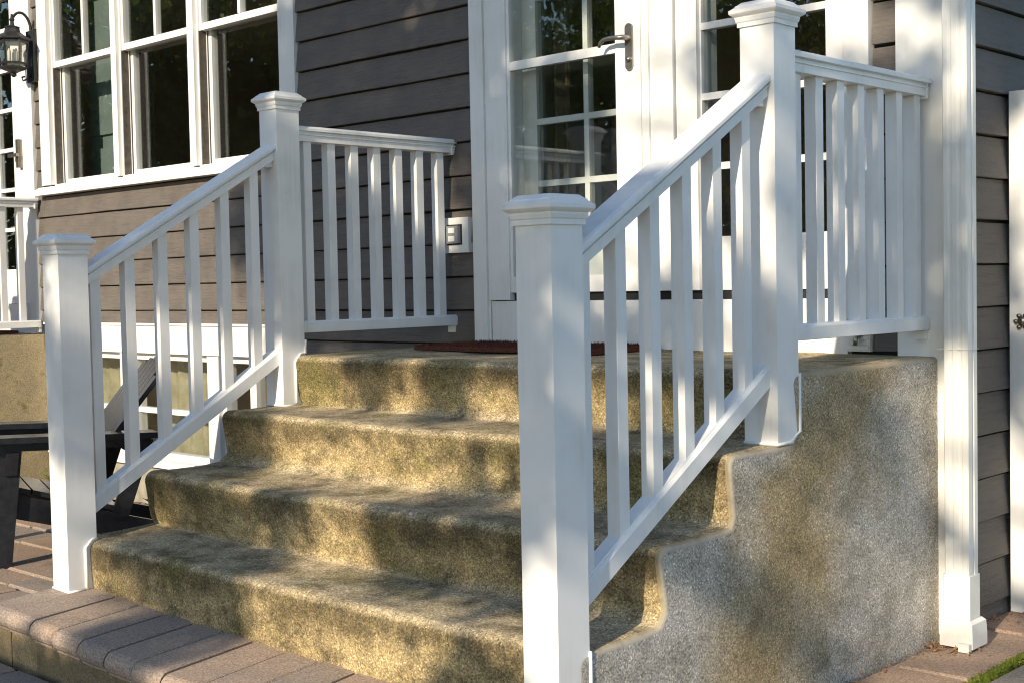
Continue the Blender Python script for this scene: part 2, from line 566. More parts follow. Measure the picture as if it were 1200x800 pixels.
prof = profile()
pn = []
for i, p in enumerate(prof):
    a = prof[max(i - 1, 0)]
    b = prof[min(i + 1, len(prof) - 1)]
    d = Vector((b[0] - a[0], b[1] - a[1])).normalized()
    pn.append(Vector((-d.y, d.x)))                  # outward normal: up / forward
bm = bmesh.new()
rE = 0.013
xs = []
for a in np.linspace(90, 0, 5):
    xs.append((XL + rE - rE * math.sin(R(a)), rE * (1 - math.cos(R(a)))))
xs += [(x, 0.0) for x in np.linspace(XL + rE, XR - rE, 110)[1:-1]]
for a in np.linspace(0, 90, 5):
    xs.append((XR - rE + rE * math.sin(R(a)), rE * (1 - math.cos(R(a)))))
rings = []
for x, ins in xs:
    ring = []
    for (yy, zz, k), n_ in zip(prof, pn):
        dy = float(np.interp(x, *WOB[k]))
        nn = noise.noise(Vector((x * 3.1, yy * 3.1, zz * 3.1))) * 0.005 + noise.noise(Vector((x * 11, yy * 11, zz * 11 + 5))) * 0.0022
        if zz < -0.05:
            nn = 0
        q = (-n_) * ins
        ring.append(Vector((x, yy + dy * min(1, max(0, (zz + .1) / .2)) + q.x + n_.x * nn * 1.0, zz + q.y + n_.y * nn)))
    rings.append(ring)
vr = [[bm.verts.new(p) for p in r] for r in rings]
for a, b, (xa, ia), (xb, ib) in zip(vr, vr[1:], xs, xs[1:]):
    for i in range(len(a) - 1):
        f = bm.faces.new((a[i], a[i + 1], b[i + 1], b[i]))
        f.smooth = True
        f.material_index = 1 if (ia > 0 or ib > 0) else 0
for ends, fl in ((vr[0], False), (vr[-1], True)):
    x = ends[0].co.x
    lo = [bm.verts.new((x, -0.004, -0.10))]
    loop = ends + lo
    f = bm.faces.new(loop if fl else loop[::-1])
    f.material_index = 0
steps = done('concrete_steps', bm, ['concrete', 'concrete_edge'])
tag(steps, 'weathered exposed aggregate concrete steps and stoop below the glazed door', 'steps')

# ================================================================== PAVER LANDING (bullnose step)
landing = thing('paver_step', (1.0, -1.9, 0.0), 'low paver step with rounded nosing at the foot of the concrete steps', 'step')
def lz(x, y):
    return 0.165 - 0.016 * x + 0.02 * (y + 1.8)
PW = 0.150
EDGE = lambda x: -2.03 - 0.035 * x
x = -0.05
i = 0
while x < 2.5:
    bm = bmesh.new()
    w = PW - 0.013
    back = -1.66
    yf = EDGE(x + w / 2)
    dep = back - yf
    h = 0.062
    sec = []
    rr = 0.030
    for a in np.linspace(-60, 90, 7):
        sec.append((rr - rr * math.cos(R(a)), h - rr + rr * math.sin(R(a))))
    sec = [(0.015, 0.0)] + sec + [(dep, h), (dep, 0)]
    tz = random.uniform(-.002, .002)
    rgs = []
    for xe in (0.0, 0.006, w * .35, w * .65, w - 0.006, w):
        ins = random.uniform(.003, .006) if xe in (0.0, w) else random.uniform(0, .0025)
        r_ = []
        for (sy, sz) in sec:
            yy = yf + max(sy, 0) + (ins if sy < .02 else 0)
            skew = -0.19 * (yy + 1.80)
            zz = lz(x + xe, yy) - h + sz - (ins if sz > h * .5 else 0) + tz
            r_.append((x + xe + skew + 0.015, yy, zz))
        rgs.append(r_)
    loft(bm, rgs)
    o = done('bullnose_paver', bm, 'paver', landing)
    x += PW + random.uniform(-.006, .006)
    i += 1
x = -0.06
while x < 2.5:
    w = random.choice((0.15, 0.17, 0.32, 0.30))
    bm = bmesh.new()
    y0 = EDGE(x + w / 2) + 0.022 + random.uniform(0, .006)
    vv = box(bm, x + .05, x + .05 + w - .014, y0, y0 + 0.12, -0.02, 0.5)
    for v in vv:
        if v.co.z > 0.2:
            v.co.z = lz(v.co.x, v.co.y) - 0.064
    done('riser_block', bm, 'paver_face', landing, 0.006)
    x += w
bm = bmesh.new()
vv = box(bm, -0.02, 2.45, -1.93, -1.70, -0.03, 0.08)
done('bedding', bm, 'soil', landing)

# ================================================================== RAILINGS
PWD = 0.1016
def newel(name, x0, y0, zb, zt, parent, caulk=None):
    """square sleeve post with moulded cap; x0,y0 = front left corner"""
    o = obox(name, (x0, x0 + PWD, y0, y0 + PWD, zb, zt), 'vinyl', parent, 0.004, 2)
    cx, cy = x0 + PWD / 2, y0 + PWD / 2
    bm = bmesh.new()
    rg = []
    for hw, z in ((0.0515, -0.002), (0.0560, -0.002), (0.0560, 0.009), (0.0585, 0.012), (0.0605, 0.020), (0.0605, 0.024),
                  (0.0650, 0.027), (0.0690, 0.030), (0.0715, 0.033), (0.0715, 0.0415), (0.0695, 0.0425), (0.0600, 0.0500), (0.0590, 0.0535),
                  (0.0560, 0.0545), (0.0490, 0.0610), (0.0470, 0.0625), (0.004, 0.0640)):
        rg.append([(cx - hw, cy - hw, zt + z), (cx + hw, cy - hw, zt + z), (cx + hw, cy + hw, zt + z), (cx - hw, cy + hw, zt + z)])
    loft(bm, rg)
    done('post_cap', bm, 'vinyl', o, 0.0008)
    if caulk:
        bm = bmesh.new()
        for path in caulk:
            tube(bm, path, 0.005, 6)
        done('caulk_bead', bm, 'caulk', o, smooth=True)
    return o

def rail_section(kind):
    if kind == 'top':       # bread-loaf cap over a narrower board; (offset, height) with 0 at the top
        half = [(.031, 0), (.0385, -.0035), (.0415, -.0095), (.0415, -.0180), (.0285, -.0200), (.0285, -.0270), (.0355, -.0285), (.0355, -.0325), (.0305, -.0345), (.0305, -.056)]
        return half + [(-a_, b_) for a_, b_ in half[::-1]]
    return [(-.0285, -.010), (-.0225, -.004), (-.0205, -.004), (-.019, 0), (.019, 0), (.0205, -.004), (.0225, -.004), (.0285, -.010), (.0285, -.052), (.0245, -.054),
            (-.0245, -.054), (-.0285, -.052)]

def rail(name, kind, x, ya, za, yb, zb, parent, stretch=1.0):
    sec = rail_section(kind)
    bm = bmesh.new()
    loft(bm, [[(x + o_, ya, za + h * stretch) for o_, h in sec], [(x + o_, yb, zb + h * stretch) for o_, h in sec]])
    return done(name, bm, 'vinyl', parent, 0.001)

def baluster(x, y, z0, z1, parent, slope=0.0, w=0.0360):
    bm = bmesh.new()
    h = w / 2
    rot = random.uniform(-.02, .02)
    A, B = [], []
    for sx, sy in ((-1, -1), (1, -1), (1, 1), (-1, 1)):
        A.append((x + sx * h, y + sy * h, z0 + slope * sy * h))
        B.append((x + sx * h, y + sy * h, z1 + slope * sy * h))
    loft(bm, [A, B])
    return done('baluster', bm, 'vinyl', parent, 0.003)

YLO, YUP = -1.787, -0.923
SLOPE = (1.645 - 1.197) / (YUP - (YLO + PWD))
def stair_railing(x0, label, side):
    xc = x0 + PWD / 2
    t = thing('stair_railing', (xc, YLO + PWD / 2, 0.165), label, 'railing', 'railings up the concrete steps')
    xe = x0 + PWD + 0.003 if side == 'left' else x0 + PWD + .001
    if side == 'left':
        ck1 = [[(xe, NOSE[0] - 0.006, 0.16), (xe, NOSE[0] - 0.006, 0.300), (xe, NOSE[0] + .018, 0.322), (xe, YLO + PWD, 0.324)],
               [(x0, YLO - .002, 0.167), (xe, YLO - .002, 0.165), (xe, NOSE[0], 0.165)]]
        ck2 = [[(xe, NOSE[3] - 0.01, 0.70), (xe, NOSE[3] - 0.01, 0.855), (xe, NOSE[3] + .015, 0.880), (xe, YUP + PWD, 0.881), (xe, YUP + PWD + .002, 0.93)],
               [(x0, YUP - .002, 0.694), (xe, YUP - .002, 0.694), (xe, NOSE[3], 0.694)]]
    else:
        ck1 = [[(xe, YLO + PWD + .001, 0.16), (xe, YLO + PWD + .001, 0.318), (x0, YLO + PWD + .002, 0.326)]]
        ck2 = [[(x0, YUP - .002, 0.694), (xe - .002, YUP - .002, 0.694), (xe, YUP + .06, 0.694), (xe, YUP + PWD + .001, 0.72), (xe, YUP + PWD + .003, 0.872)]]
    newel('newel_post', x0, YLO, 0.160, 1.245, t, ck1)
    newel('newel_post', x0, YUP, 0.690, 1.772, t, ck2)
    ya, yb = YLO + PWD, YUP
    rail('handrail', 'top', xc, ya - .001, 1.197, yb + .001, 1.645, t, 1.05)
    rail('bottom_rail', 'bottom', xc, ya - .001, 0.452, yb + .001, 0.452 + SLOPE * (yb - ya), t, 1.1)
    for k in range(6):
        yy = -1.643 + 0.1275 * k
        zt = 1.197 + SLOPE * (yy - ya)
        zb = 0.452 + SLOPE * (yy - ya)
        baluster(xc, yy, zb - .012, zt - .052, t, SLOPE)
    # little rail brackets under the upper end
    obox('rail_bracket', (xc - .02, xc + .02, yb - .03, yb - .001, 1.56, 1.60), 'vinyl', t, .003)
    return t
XLP, XRP = -0.02, 2.0705
stair_railing(XLP, 'white stair railing beside the chair on the patio', 'left')
stair_railing(XRP, 'white stair railing on the open flank of the concrete steps by the downspout', 'right')

def porch_railing(xc, yfront, label, z=0.0, yback=-0.004, n=7, y0=-0.760, dy=0.1135):
    t = thing('porch_railing', (xc, (yfront + yback) / 2, 0.88 + z), label, 'railing', 'level railings from posts to the house wall')
    rail('top_rail', 'top', xc, yfront - .001, 1.719 + z, yback, 1.719 + z, t)
    rail('bottom_rail', 'bottom', xc, yfront - .001, 0.997 + z, yback, 0.997 + z, t, 0.8)
    for k in range(n):
        baluster(xc, y0 + dy * k, 0.985 + z, 1.669 + z, t)
    obox('wall_bracket', (xc - .036, xc + .036, yback - .022, yback - .0145, 1.655 + z, 1.706 + z), 'vinyl', t, .002)
    obox('wall_bracket', (xc - .022, xc + .022, yback - .012, yback + .004, 0.925 + z, 0.955 + z), 'vinyl', t, .002)
    return t
porch_railing(XLP + PWD / 2, YUP + PWD, 'short white porch railing ending on dark siding by the outlet box')
porch_railing(XRP + PWD / 2, YUP + PWD, 'short white porch railing ending at the house corner board', yback=-0.028)

# ================================================================== HOUSE
house = thing('house', (-0.6, 2.5, 0.0), 'house with taupe clapboard siding, white trim and tall windows', 'house')
CZ0, CP = 1.019, 0.1375                            # clapboard courses
ZTOP = 3.62

def board(x0, x1, zlo, zhi, wall='front', fixed=0.0, lo=None):
    """one clapboard on the front wall (facing -y) or the side wall (facing +x)"""
    bm = bmesh.new()
    h = zhi - zlo
    tb = 0.018 + random.uniform(-.001, .001)
    tt = 0.004
    sec = [(fixed - tb, zlo + .001), (fixed - tb - .0005, zlo + .004), (fixed - tt, zhi), (fixed + .012, zhi), (fixed + .012, zlo)]
    n = max(1, int((x1 - x0) / 0.06))
    rg = []
    ph = random.uniform(0, 50)
    for k in range(n + 1):
        x = x0 + (x1 - x0) * k / n
        w = noise.noise(Vector((x * 1.3, ph, zlo))) * 0.0035 + noise.noise(Vector((x * 9, ph, zlo))) * 0.0012
        if wall == 'front':
            rg.append([(x, y_, z_ + w) for y_, z_ in sec])
        else:
            rg.append([(fixed - (y_ - fixed), x, z_ + w) for y_, z_ in sec])
    loft(bm, rg)
    return done('clapboard', bm, 'siding', house)

def boards(x0, x1, z0, z1, wall='front', fixed=0.0):
    k = math.floor((z0 - CZ0) / CP)
    while CZ0 + k * CP < z1:
        a, b = CZ0 + k * CP, CZ0 + (k + 1) * CP - 0.0065  # gap bares the near-black core as the shadow line under each butt
        a2, b2 = max(a, z0), min(b, z1)
        if b2 - a2 > 0.02:
            board(x0, x1, a2, b2, wall, fixed)
        k += 1

# wall core behind the boards (split round the openings)
def wallblock(x0, x1, z0, z1, y0=0.012, y1=0.13, name='wall_core'):
    return obox(name, (x0, x1, y0, y1, z0, z1), 'dark', house, 0)
WX0, WX1 = -3.41, -0.97           # casing of the window group
for a in ((-6.4, -5.6, -0.1, ZTOP), (-5.6, -3.55, 3.02, ZTOP), (-5.6, -3.55, -.1, 1.05), (-3.55, WX0 + .06, -.1, ZTOP), (WX0 + .06, WX1 - .06, 3.08, ZTOP),
          (WX0 + .06, WX1 - .06, 0.80, 1.73), (WX1 - .06, 0.30, -.1, ZTOP), (0.30, 1.86, 3.02, ZTOP), (0.30, 1.86, -.1, 1.05), (1.86, 2.12, -.1, ZTOP)):
    wallblock(*a)
# front boards
boards(-3.495, -3.412, 0.95, ZTOP)
boards(-3.412, WX1, 0.948, 1.686)
boards(WX1 + .002, 0.180, 0.800, ZTOP)
boards(WX0, WX1, 3.16, ZTOP)
boards(0.18, 1.95, 3.14, ZTOP)
boards(1.957, 2.040, 0.885, ZTOP)
# side wall (x = 2.19) boards
boards(0.075, 6.0, -0.02, ZTOP, 'side', 2.176)
obox('side_wall_core', (2.05, 2.163, 0.1, 6.0, -.1, ZTOP), 'dark', house, 0)

def trim(name, x0, x1, y0, y1, z0, z1, parent=house, m='trim', bev=0.003):
    return obox(name, (x0, x1, y0, y1, z0, z1), m, parent, bev)

# corner boards
trim('corner_board', 2.042, 2.196, -0.026, 0.011, 0.02, ZTOP)
trim('corner_board', 2.1645, 2.196, 0.0115, 0.073, 0.02, ZTOP)
# band under the siding
trim('water_table', -3.44, -1.0, -0.024, 0.011, 0.79, 0.945)
trim('drip_cap', -3.44, -1.0, -0.034, -0.0245, 0.938, 0.950)

# ---- triple window group
def muntin_bar(bm, x0, x1, y0, y1, z0, z1):
    box(bm, x0, x1, y0, y1, z0, z1)

def window_unit(x0, x1, z0, z1, zm, name='window'):
    """double hung: upper sash outside, lower sash set back; the frame mesh is the part, pieces are its children"""
    bm = bmesh.new()
    d0, d1 = 0.000, 0.125
    j = 0.012
    for a in ((x0, x0 + j, z0, z1), (x1 - j, x1, z0, z1), (x0 + j, x1 - j, z1 - j, z1), (x0 + j, x1 - j, z0, z0 + .012)):
        box(bm, a[0], a[1], d0, d1, a[2], a[3])
    # parting stops
    for xa in (x0 + j, x1 - j - .008):
        box(bm, xa, xa + .008, 0.0457, 0.0483, z0 + .012, z1 - j)
    w = done(name, bm, 'trim', house, 0.0015)
    for xa in (x0 + j, x1 - j - .004):
        for ya_, yb_ in ((0.0485, 0.0565), (0.098, 0.123)):
            obox('jamb_track', (xa, xa + .004, ya_, yb_, z0 + .013, z1 - j - .001), 'liner', w, 0)
        obox('jamb_track', (xa, xa + .004, 0.0575, 0.0975, zm + .006, z1 - j - .001), 'liner', w, 0)
        obox('jamb_track', (xa, xa + .004, 0.004, 0.0455, z0 + .013, zm - .04), 'liner', w, 0)
    xi0, xi1 = x0 + j, x1 - j
    def sash(ya, yb, za, zb, st, rt, rb, nm):
        b = bmesh.new()
        box(b, xi0 + .002, xi0 + st, ya, yb, za, zb)
        box(b, xi1 - st, xi1 - .002, ya, yb, za, zb)
        box(b, xi0 + st, xi1 - st, ya, yb, zb - rt, zb)
        box(b, xi0 + st, xi1 - st, ya, yb, za, za + rb)
        done(nm, b, 'trim', w, 0.003)
        obox('pane', (xi0 + st - .003, xi1 - st + .003, (ya + yb) / 2 - .002, (ya + yb) / 2 + .002, za + rb - .003, zb - rt + .003), 'glass', w, 0)
    sash(0.008, 0.044, zm - 0.038, z1 - j, 0.022, 0.05, 0.034, 'upper_sash')
    sash(0.058, 0.094, z0 + .014, zm + 0.004, 0.032, 0.034, 0.028, 'lower_sash')
    xm = (x0 + x1) / 2
    obox('muntin', (xm - .011, xm + .011, 0.010, 0.042, zm, z1 - j - .05), 'trim', w, 0.003)
    return w
ZW0, ZW1, ZM = 1.742, 3.06, 2.468
units = ((-3.300, -2.598), (-2.544, -1.854), (-1.798, -1.090))
for a, b in units:
    window_unit(a, b, ZW0, ZW1, ZM)
trim('window_casing', WX0, -3.302, -0.026, 0.020, 1.752, 3.16)
trim('window_casing', -1.088, WX1, -0.026, 0.020, 1.752, 3.16)
trim('mullion_casing', -2.597, -2.545, -0.022, 0.120, 1.752, 3.06)
trim('mullion_casing', -1.853, -1.799, -0.022, 0.120, 1.752, 3.06)
trim('head_casing', -3.300, -1.090, -0.028, 0.020, 3.062, 3.16)
bm = bmesh.new()
prism(bm, [(-0.062, 1.692), (-0.062, 1.722), (-0.030, 1.741), (0.012, 1.7415), (0.012, 1.692)], 'x', WX0 - .028, WX1 + .02)
done('window_sill', bm, 'trim', house, 0.002)

# ---- basement windows
def base_window(x0, x1, z0, z1, rail_z=None, mid=None, glassback=True):
    bm = bmesh.new()
    f = 0.032
    for a in ((x0, x0 + f, z0, z1), (x1 - f, x1, z0, z1), (x0 + f, x1 - f, z1 - f, z1), (x0 + f, x1 - f, z0, z0 + f)):
        box(bm, a[0], a[1], 0.012, 0.075, a[2], a[3])
    w = done('basement_window', bm, 'trim', house, 0.003)
    if rail_z:
        obox('meeting_rail', (x0 + f, x1 - f, 0.020, 0.060, rail_z - .014, rail_z + .014), 'trim', w, .002)
    if mid:
        obox('mullion', (mid - .026, mid + .026, 0.016, 0.070, z0 + f, z1 - f), 'trim', w, .002)
    obox('pane', (x0 + f - .003, x1 - f + .003, 0.040, 0.044, z0 + f - .003, z1 - f + .003), 'glass', w, 0)
    return w
base_window(-3.36, -2.620, 0.225, 0.785, 0.478)
base_window(-2.530, -1.775, 0.225, 0.785, 0.478)
base_window(-1.675, -0.93, 0.225, 0.785, None, -1.42)
trim('basement_mullion', -2.619, -2.531, -0.012, 0.075, 0.225, 0.789)
trim('basement_mullion', -1.774, -1.676, -0.012, 0.075, 0.225, 0.789)
trim('basement_sill', -3.40, -0.90, -0.05, 0.075, 0.185, 0.224)
for a in ((-3.44, -3.362, 0.225, 0.789), (-0.929, -0.02, 0.225, 0.789)):
    trim('basement_trim', a[0], a[1], -0.012, 0.075, a[2], a[3])
obox('foundation', (-3.44, -0.03, -0.02, 0.075, -0.12, 0.1845), 'found', house, 0)

# ---- door wall below thresholds
trim('threshold_board', 0.268, 1.862, -0.016, 0.011, 0.868, 1.052)
obox('threshold_recess', (0.27, 1.86, 0.0, 0.10, 1.053, 1.082), 'dark', house, 0)
trim('door_casing', 0.182, 0.256, -0.032, 0.011, 0.872, 3.13)
trim('door_casing', 0.264, 0.378, -0.026, 0.10, 1.056, 3.02)
trim('casing_bead', 0.256, 0.264, -0.020, 0.011, 0.872, 3.02)
trim('head_casing', 0.258, 1.954, -0.030, 0.011, 3.022, 3.13)
# moulding between the door and the fixed leaf
for x0_, x1_, yf in ((1.043, 1.066, -0.014), (1.067, 1.083, -0.026), (1.084, 1.122, -0.018), (1.123, 1.196, -0.034), (1.204, 1.292, -0.024)):
    trim('door_moulding', x0_, x1_, yf, 0.10, 1.085, 3.02)
trim('door_moulding', 1.796, 1.856, -0.020, 0.10, 1.085, 3.02)
trim('door_casing', 1.862, 1.952, -0.030, 0.011, 0.985, 3.02)

# inner door with a grid of panes, seen through the storm door
ROWS = [1.27, 1.5135, 1.757, 2.0005, 2.244, 2.4875, 2.731, 2.92]
def lite_grid(parent, x0, x1, ya, yb, cols, zlo, zhi, mw=0.012):
    for z in ROWS[1:-1]:
        if zlo < z < zhi:
            obox('muntin', (x0, x1, ya, yb, z - mw, z + mw), 'trim', parent, .003)
    zs = [zlo] + [z for z in ROWS[1:-1] if zlo < z < zhi] + [zhi]
    for c in range(1, cols):
        xm = x0 + (x1 - x0) * c / cols
        for za, zb in zip(zs, zs[1:]):
            obox('muntin', (xm - mw, xm + mw, ya + .001, yb - .001, za + (mw if za != zlo else 0), zb - (mw if zb != zhi else 0)), 'trim', parent, .003)
    for c in range(cols):
        xa = x0 + (x1 - x0) * c / cols + (mw if c else 0)
        xb = x0 + (x1 - x0) * (c + 1) / cols - (mw if c < cols - 1 else 0)
        for za, zb in zip(zs, zs[1:]):
            obox('pane', (xa, xb, (ya + yb) / 2 - .002, (ya + yb) / 2 + .002, za + mw * .8, zb - mw * .8), 'glass', parent, 0)

def leaf_frame(name, x0, x1, z0, z1, gx0, gx1, gz0, gz1, ya, yb):
    bm = bmesh.new()
    box(bm, x0, gx0, ya, yb, z0, z1)
    box(bm, gx1, x1, ya, yb, z0, z1)
    box(bm, gx0, gx1, ya, yb, z0, gz0)
    box(bm, gx0, gx1, ya, yb, gz1, z1)
    return done(name, bm, 'trim', house, 0.003)
inner = leaf_frame('inner_door', 0.380, 1.040, 1.09, 3.0, 0.455, 0.960, 1.27, 2.92, 0.068, 0.104)
lite_grid(inner, 0.455, 0.960, 0.070, 0.102, 2, 1.27, 2.92)
storm = leaf_frame('storm_door', 0.3785, 1.042, 1.085, 3.018, 0.392, 0.926, 1.148, 2.94, -0.018, 0.010)
obox('cross_rail', (0.392, 0.926, -0.016, 0.008, 1.958, 1.992), 'trim', storm, .004)
obox('pane', (0.390, 0.928, -0.006, -0.002, 1.146, 1.960), 'glass', storm, 0)
obox('pane', (0.390, 0.928, -0.006, -0.002, 1.990, 2.942), 'glass', storm, 0)
# handle: rounded plate and lever
bm = bmesh.new()
pl = []
for k in range(24):
    a = 2 * math.pi * k / 24
    sx, sz = math.cos(a), math.sin(a)
    pl.append((0.995 + 0.0165 * sx, 1.970 + 0.0165 * sz + (0.068 if sz > 0 else -0.068)))
prism(bm, pl, 'y', -0.027, -0.0182)
done('handle_plate', bm, 'nickel', storm, 0.002)
bm = bmesh.new()
tube(bm, [(0.995, -0.027, 2.0), (0.995, -0.050, 2.0), (0.992, -0.060, 2.0), (0.975, -0.064, 2.001), (0.94, -0.064, 2.004), (0.91, -0.063, 2.002), (0.892, -0.062, 1.992), (0.884, -0.060, 1.978)],
     [0.012, 0.011, 0.010, 0.0085, 0.008, 0.0075, 0.007, 0.006], 10)
done('lever_handle', bm, 'nickel', storm, smooth=True)
bm = bmesh.new()
tube(bm, [(0.996, -0.027, 1.925), (0.996, -0.036, 1.925)], 0.009, 12)
done('lock_cylinder', bm, 'nickel', storm, smooth=True)
# fixed leaf to the right
fixed = leaf_frame('fixed_door', 1.2935, 1.795, 1.084, 3.018, 1.294 + .006, 1.788, 1.27, 2.92, -0.006, 0.03)
lite_grid(fixed, 1.300, 1.788, -0.004, 0.028, 2, 1.27, 2.92)
# small ribbed vent on the trim foot
bm = bmesh.new()
box(bm, 1.866, 1.950, -0.030, 0.011, 0.884, 0.983)
for k in range(6):
    box(bm, 1.870, 1.946, -0.038, -0.030, 0.891 + k * .0155, 0.900 + k * .0155)
vent = done('vent_cover', bm, 'gutter', house, 0.001)
bm = bmesh.new()
tube(bm, [(1.915, -0.030, 0.935), (1.915, -0.055, 0.935), (1.915, -0.062, 0.925), (1.915, -0.062, 0.905)], [.010, .010, .009, .007], 8)
done('spout', bm, 'nickel', vent, smooth=True)

# interior, floor, ceiling, eave
obox('room_floor', (-6.3, 2.05, 0.131, 4.5, 0.90, 1.04), 'room', house, 0)
obox('room_ceiling', (-6.3, 2.05, 0.131, 4.5, 3.2, 3.3), 'room', house, 0)
obox('room_back_wall', (-6.3, 2.05, 4.5, 4.6, -.1, ZTOP), 'room', house, 0)
obox('room_side_wall', (-6.4, -6.3, 0.131, 4.6, -.1, ZTOP), 'room', house, 0)
obox('partition', (-0.75, -0.65, 0.131, 2.4, 1.04, 3.2), 'room', house, 0)
obox('basement_floor', (-6.3, 2.05, 0.131, 4.5, -.11, -.05), 'room', house, 0)
bm = bmesh.new()
prism(bm, [(-0.42, ZTOP + .06), (-0.42, ZTOP + .10), (3.0, ZTOP + 1.7), (6.4, ZTOP + .10), (6.4, ZTOP + .06), (3.0, ZTOP + 1.55)], 'x', -6.8, 2.45)
roof = done('roof', bm, 'roof', house)
trim('soffit', -6.7, 2.40, -0.40, 6.2, ZTOP + .01, ZTOP + .055)
trim('fascia', -6.75, 2.44, -0.425, -0.401, ZTOP - .06, ZTOP + .12)

# far door beside the lantern (second stoop)
far = leaf_frame('far_door', -4.55, -3.66, 1.06, 3.018, -4.42, -3.80, 1.27, 2.92, 0.0, 0.04)
lite_grid(far, -4.42, -3.80, 0.004, 0.036, 3, 1.27, 2.92)
obox('lever_handle', (-3.78, -3.67, -0.05, -0.03, 1.945, 1.965), 'nickel', far, .005)
obox('handle_plate', (-3.715, -3.685, -0.03, -0.001, 1.88, 2.05), 'nickel', far, .005)
trim('threshold_board', -4.555, -3.605, -0.016, 0.05, 0.882, 1.058)
trim('door_casing', -3.655, -3.60, -0.016, 0.10, 0.9, 3.02)
trim('door_casing', -3.599, -3.497, -0.030, 0.02, 0.88, 3.13)
trim('head_casing', -4.66, -3.60, -0.03, 0.02, 3.021, 3.13)
trim('door_casing', -4.66, -4.56, -0.03, 0.02, 0.88, 3.02)
boards(-6.4, -4.662, 0.88, ZTOP)

# ================================================================== CURTAINS AND TEAL REFLECTION PANEL INSIDE
def curtain(x0, x1, y, z0, z1, m, label, folds, amp=0.025, grp=None):
    bm = bmesh.new()
    n = folds * 8
    fr, bk = [], []
    for k in range(n + 1):
        t = k / n
        x = x0 + (x1 - x0) * t
        yy = y + amp * math.sin(t * folds * 2 * math.pi) + amp * .4 * math.sin(t * folds * 4.6 + 1)
        fr.append((x, yy))
        bk.append((x, yy + 0.004))
    prism(bm, fr + bk[::-1], 'z', z0, z1)
    return tag(done('curtain', bm, m), label, 'curtain', grp)
curtain(-3.52, -3.33, 0.20, 1.06, 3.0, 'drape', 'brown drape hanging inside the window nearest the lantern', 4)
curtain(-2.76, -2.58, 0.22, 1.06, 3.0, 'drape', 'brown drape hanging inside the middle window', 3)
curtain(-1.99, -1.86, 0.22, 1.06, 3.0, 'drape', 'brown drape hanging inside the window next to the newel post', 3)
curtain(-3.34, -2.66, 0.17, 0.10, 0.80, 'blind', 'pale blind behind the basement window beside the far stoop', 6, .012)
curtain(-2.52, -1.80, 0.17, 0.10, 0.80, 'blind', 'pale blind behind the middle basement window', 6, .012)
curtain(-1.66, -1.25, 0.17, 0.10, 0.80, 'drape', 'dark drape behind the basement window nearest the steps', 4, .015)
curtain(0.42, 0.52, 0.20, 1.06, 3.0, 'drape', 'dark drape behind the glazed door', 2, .02)
refl_panel = thing('reflection_panel', (-3.25, 0.38, 1.04), 'teal panel added behind the window nearest the lantern for a reflection in it', 'reflection_panel')  # added panel standing in for a teal reflection in the glass
obox('reflection_back', (-3.44, -3.06, 0.32, 0.44, 1.04, 2.98), 'teal', refl_panel, .004)
for z0_, z1_ in ((1.08, 1.98), (2.06, 2.90)):
    obox('reflection_face', (-3.41, -3.09, 0.30, 0.319, z0_, z1_), 'teal', refl_panel, .004)

# ================================================================== SECOND STOOP
st2 = bmesh.new()
box(st2, -5.6, -3.446, -1.55, -0.004, -0.10, 0.878)
st2 = done('concrete_stoop', st2, ['stoop'], None, 0.02, seg=3)
tag(st2, 'plain concrete stoop under the far door with lantern', 'stoop')
pr2 = porch_railing(-3.495, -1.442, 'white railing on the far stoop below the lantern', z=-0.035, n=12, y0=-1.36, dy=0.1115, yback=-0.030)
newel('newel_post', -3.548, -1.545, 0.876, 1.735, pr2)
mt2 = obox('doormat', (-4.55, -3.70, -0.46, -0.06, 0.879, 0.899), 'mat', None, .006)
tag(mt2, 'reddish doormat on the far stoop below the lantern', 'doormat')

# ================================================================== LANTERN
lx, ly = -3.452, -0.155
lan = thing('wall_lantern', (lx, -0.03, 2.40), 'black iron wall lantern with scroll arm beside the far door', 'lantern')
bm = bmesh.new()
box(bm, lx - .042, lx + .042, -0.052, -0.019, 2.36, 2.66)
done('back_plate', bm, 'iron', lan, .006)
bm = bmesh.new()
pts = []
for a in np.linspace(-20, 205, 20):
    pts.append((lx, -0.098 + 0.062 * math.cos(R(a)) - 0.004, 2.655 + 0.105 * math.sin(R(a))))
pts = [(lx, -0.045, 2.52), (lx, -0.036, 2.58)] + pts
tube(bm, pts, [0.008] * len(pts), 8)
pts = [(lx, -0.05, 2.40 + 0.0), (lx, -0.075, 2.375), (lx, -0.10, 2.365), (lx, -0.105, 2.385), (lx, -0.088, 2.39)]
tube(bm, pts, 0.006, 8)
done('scroll_arm', bm, 'iron', lan, smooth=True)
def ring6(r_, z, ph=0.0, n=6):
    return [(lx + r_ * math.cos(2 * math.pi * k / n + ph), ly + r_ * math.sin(2 * math.pi * k / n + ph), z) for k in range(n)]
bm = bmesh.new()
loft(bm, [ring6(r_, z) for r_, z in ((0.098, 2.592), (0.102, 2.597), (0.098, 2.606), (0.075, 2.618), (0.060, 2.628), (0.045, 2.640), (0.040, 2.662), (0.044, 2.666), (0.040, 2.672), (0.014, 2.680), (0.010, 2.70), (0.016, 2.712), (0.008, 2.725), (0.006, 2.745))])
hood = done('hood', bm, 'iron', lan)
bm = bmesh.new()
for k in range(6):
    a = 2 * math.pi * k / 6
    tube(bm, [(lx + 0.083 * math.cos(a), ly + 0.083 * math.sin(a), 2.594), (lx + 0.070 * math.cos(a), ly + 0.070 * math.sin(a), 2.435)], 0.006, 5)
loft(bm, [ring6(0.086, 2.575), ring6(0.086, 2.590)])
loft(bm, [ring6(0.078, 2.452), ring6(0.080, 2.464)], True)
done('cage', bm, 'iron', lan)
bm = bmesh.new()
